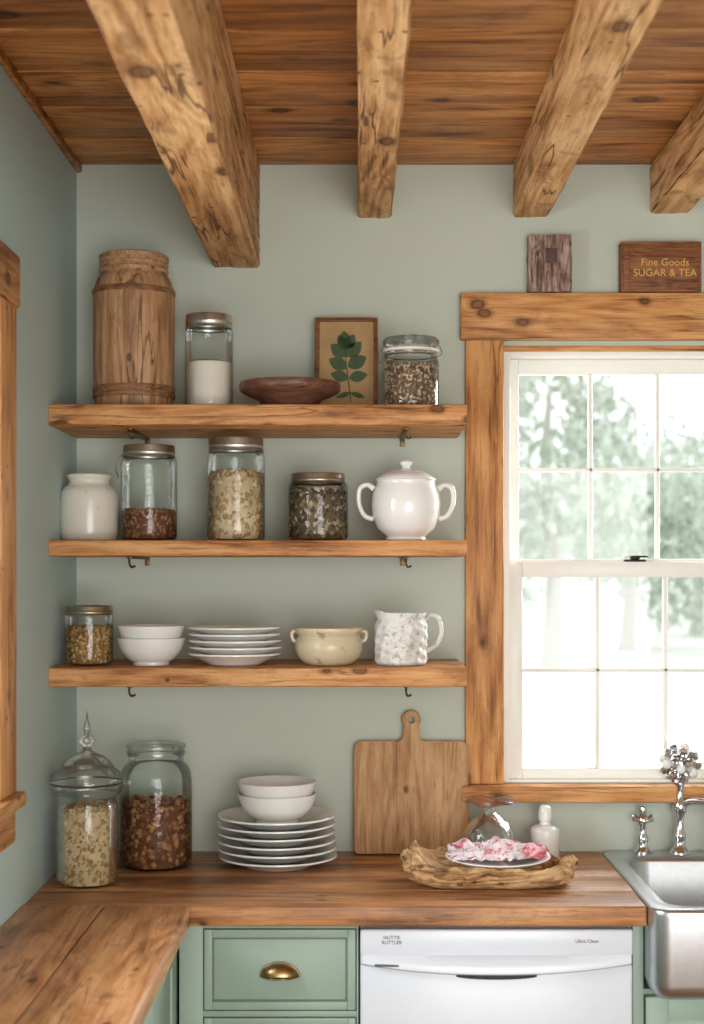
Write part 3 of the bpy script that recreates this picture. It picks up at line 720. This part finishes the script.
# tray : rugged live edge slab
Yt=-.40; s=sc(Yt); x=PX(489,Yt); RX=88/s
g=group('driftwood_tray',(x,Yt,CT))
def irr(r,z,a):
    ca,sa=math.cos(a),math.sin(a)
    se=(abs(ca)**3.6+abs(sa)**3.6)**(-1/3.6)
    k=se*(1+.07*noise.noise(Vector((ca*1.8,sa*1.8,2.2)))+.09*noise.noise(Vector((ca*5.5,sa*5.5,z*22)))+.035*noise.noise(Vector((ca*15,sa*15,z*60))))
    k=1+(k-1)*min(1,r*1.2)
    lift=1+.55*noise.noise(Vector((ca*2.8,sa*2.8,7)))+(.45*min(1,(-ca-.55)*4) if ca<-.55 else 0)
    zz=z*lift+((.010*noise.noise(Vector((ca*8,sa*8,r*30)))+.004*noise.noise(Vector((ca*22,sa*22,r*60)))) if z>.015 else 0)
    return r*k,max(zz,0)
pf=[(0,0),(.58,0),(.76,.002),(.85,.007),(.92,.014),(.955,.021),(.985,.029),(1.0,.037),(1.0,.045),(.985,.051),(.96,.053),(.93,.050),(.90,.045),(.86,.037),(.82,.031),(.76,.026),(.66,.020),(.5,.016),(.3,.014),(0,.014)]
lathe('tray_body',pf,M['tray'],g,200,f=irr,sx=RX*.95,sy=.105,angle=80)
lathe('plate',[(0,.0),(.06,.0),(.07,.002),(.118,.012),(.124,.015),(.122,.0175),(.07,.006),(0,.005)],M['cer'],g,loc=(.02,-.008,.052),rot=(math.radians(5),0,0),sy=.8)
t=NT('patterned_napkin'); tc=t.n('ShaderNodeTexCoord').outputs['Object']
n_=t.noise(tc,36,5,.65,1.5); nb=t.noise(tc,8,2,.5,.5)
c=t.ramp(n_,[(.34,S(160,72,90)),(.42,S(208,144,154)),(.46,S(228,220,222)),(.58,S(224,216,222)),(.63,S(132,124,158)),(.69,S(226,218,222))])
c2=t.ramp(n_,[(.38,S(164,66,84)),(.5,S(198,112,124)),(.6,S(222,184,190))])
c=t.mix(t.ramp(nb,[(.52,0.0),(.59,1.0)]),c,c2)
t.bsdf(c,.85,0,.2,t.noise(tc,300,2,.5),.2,.001); M['cloth']=t.m
V=[];Fc=[];n=80
for j in range(n+1):
    for i in range(n+1):
        u=i/n*2-1;v=j/n*2-1
        px_=u*(.112+.02*noise.noise(Vector((v*2,1,1))))+.014*noise.noise(Vector((u*2,v*2,1))); py_=v*(.068+.018*noise.noise(Vector((u*2,4,4))))+.014*noise.noise(Vector((u*2,v*2,5)))+u*.02
        fold=abs(noise.noise(Vector((u*1.6+v*1.2,v*2.0,3))))
        z=.0675+(1-max(abs(u),abs(v))**3)*.010+fold*.042*(1.1-abs(u)*.4)+abs(noise.noise(Vector((u*5+v*3,v*4,9))))*.010
        V.append((px_+.02,py_-.005,z))
for j in range(n):
    for i in range(n): a=j*(n+1)+i; Fc.append((a,a+1,a+n+2,a+n+1))
cl=mk('napkin',V,Fc,M['cloth'],g,True,None); md=cl.modifiers.new('s','SOLIDIFY'); md.thickness=.002
# decanter
Yd=-.15; s=sc(Yd); x=PX(489,Yd); g=group('glass_decanter',(x,Yd,CT))
M['rose']=thinglass('rose_glass',(.93,.80,.82,1),.35,.05,.6)
lathe('bulb',[(0,.003),(.04,0),(.055,.006),(.065,.03),(.067,.055),(.062,.08),(.048,.102),(.028,.117),(.019,.124),(.017,.134),(.018,.140)],M['cglass'],g)
lathe('flared_lip',[(.018,.140),(.026,.145),(.045,.150),(.058,.152),(.061,.156),(.045,.160),(.02,.161),(0,.161)],M['rose'],g,f=lambda r,z,a:(r*(1+.12*math.sin(a*3+.5)),z+.005*math.sin(a*4)*(r/.06)))
Yq=-.10; s=sc(Yq); x=PX(545,Yq); g=group('soap_dispenser',(x,Yq,CT)); R=14.5/s
lathe('bottle',[(0,0),(R*.92,0),(R,.004),(R*1.0,.072),(R*.97,.078),(R*.7,.084),(R*.4,.087),(R*.36,.092),(R*.36,.096)],M['cer'],g)
lathe('pump_cap',[(R*.3,.096),(R*.44,.097),(R*.46,.112),(R*.4,.13),(R*.3,.135),(0,.136)],M['cer'],g)
tube('pump_spout',[(0,0,.125),(-.005,-.005,.128),(-.012,-.012,.127)],.003,M['cer'],g)

# ------------------------------------------------------------ blocks on header
HZ=2.375; Yh=-.025
x0,x1=PX(528,Yh),PX(571,Yh); h=PZ(236,Yh)-HZ
g=group('worn_wooden_block',((x0+x1)/2,-.022,HZ)); w=(x1-x0)/2
bm=bmesh.new(); boxbm(bm,-w,w,-.02,.02,0,h,0); bmesh.ops.subdivide_edges(bm,edges=bm.edges[:],cuts=14,use_grid_fill=True)
for v in bm.verts:
    q=v.co*38; v.co+=Vector((noise.noise(q),noise.noise(q+Vector((9,9,9)))*.7,noise.noise(q+Vector((4,4,4)))))*.0022
    if v.co.z<0: v.co.z=0
m=bpy.data.meshes.new('block'); bm.to_mesh(m); bm.free(); fin('block',m,M['blockA'],g,True,50)
boxes('plaque',[(-w*.22,w*.30,-.0235,-.02,h*.50,h*.76)],M['plaque'],g,bev=.0012)
x0,x1=PX(620,Yh),PX(700,Yh); h=PZ(243,Yh)-HZ
g=group('lettered_wooden_box',((x0+x1)/2,-.022,HZ)); w=(x1-x0)/2
boxes('box_body',[(-w+.003,w-.003,-.018,.018,.003,h-.003)],M['blockB'],g,bev=.001)
boxes('box_trim',[(-w,w,-.021,.021,0,.006),(-w,w,-.021,.021,h-.006,h),(-w,-w+.006,-.021,.021,.006,h-.006),(w-.006,w,-.021,.021,.006,h-.006),(-w+.006,-w+.024,-.020,-.017,.006,h-.006)],M['blockB'],g,bev=.001)
text('lettering','Fine Goods\nSUGAR & TEA',.027,M['gold'],g,(.010,-.019,h*.52),(math.pi/2,0,0))

# ------------------------------------------------------------ outside
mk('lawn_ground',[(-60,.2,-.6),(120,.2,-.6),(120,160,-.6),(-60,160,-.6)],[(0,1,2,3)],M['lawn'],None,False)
def tree(name,x,y,h,cr,seed,n=2600,leaf=.16,low=.28):
    rnd=random.Random(seed); g=group(name,(x,y,-.6))
    tube('trunk',[(0,0,0),(.1,0,h*.3),(-.1,.1,h*.6),(0,0,h*.85)],.2,M['bark'],g,radii=[.26,.2,.14,.05])
    V=[];Fc=[]
    blobs=[(Vector((rnd.uniform(-.7,.7)*cr,rnd.uniform(-.7,.7)*cr,h*low+rnd.random()*h*(1-low))),cr*rnd.uniform(.35,.6)) for _ in range(14)]
    for i in range(n):
        c,r=rnd.choice(blobs)
        d=Vector((rnd.gauss(0,1),rnd.gauss(0,1),rnd.gauss(0,1))).normalized()*r*rnd.uniform(.5,1.05)
        p=c+d; e=Euler((rnd.uniform(0,6),rnd.uniform(0,6),rnd.uniform(0,6))).to_matrix()
        b=len(V); s_=leaf*rnd.uniform(.6,1.3)
        for q in ((-s_,0,0),(0,-s_*.5,0),(s_,0,0),(0,s_*.5,0)): V.append(tuple(p+e@Vector(q)))
        Fc.append((b,b+1,b+2,b+3))
    m=bpy.data.meshes.new('foliage'); m.from_pydata(V,[],Fc); m.update(); fin('foliage',m,M['tree'],g,False,None)
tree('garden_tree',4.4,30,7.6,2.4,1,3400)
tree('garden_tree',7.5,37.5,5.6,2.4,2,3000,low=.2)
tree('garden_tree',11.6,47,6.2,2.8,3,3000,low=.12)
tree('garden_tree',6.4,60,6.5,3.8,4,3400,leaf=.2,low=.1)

# ------------------------------------------------------------ lights, world, camera
wd_=bpy.data.worlds.new('World'); scene.world=wd_; wd_.use_nodes=True
bg=wd_.node_tree.nodes['Background']; bg.inputs[0].default_value=(.95,.975,1,1); bg.inputs[1].default_value=1.75
def area(name,loc,target,sx,sy,power,colr):
    l=bpy.data.lights.new(name,'AREA'); l.shape='RECTANGLE'; l.size=sx; l.size_y=sy; l.energy=power; l.color=colr
    o=bpy.data.objects.new(name,l); o.location=loc
    o.rotation_euler=(Vector(target)-Vector(loc)).to_track_quat('-Z','Y').to_euler(); col.objects.link(o); return o
area('added_front_fill',(.8,-5.5,1.3),(.1,0,1.75),2.1,2.0,122,(1,.985,.97))  # added soft fill behind the camera, set in a made-up wall opening
area('window_daylight',(2.6,1.6,2.6),(.2,-.7,1.5),2.2,2.2,520,(.95,.98,1))
area('side_window_daylight',(-1.5,-1.4,1.8),(0,-1.3,1.5),1.0,1.0,65,(.92,.97,1))
cam=bpy.data.cameras.new('camera'); co=bpy.data.objects.new('camera',cam); col.objects.link(co)
co.location=(0,-D,CH); co.rotation_euler=(math.pi/2,0,0)
cam.sensor_fit='VERTICAL'; cam.sensor_height=36; cam.lens=F/1024*36
cam.shift_y=(VY-512)/1024; cam.shift_x=-(VX-352)/1024
cam.clip_end=500
cam.dof.use_dof=True; cam.dof.focus_distance=3.68; cam.dof.aperture_fstop=3.2
scene.camera=co
scene.view_settings.view_transform='Standard'; scene.view_settings.look='None'
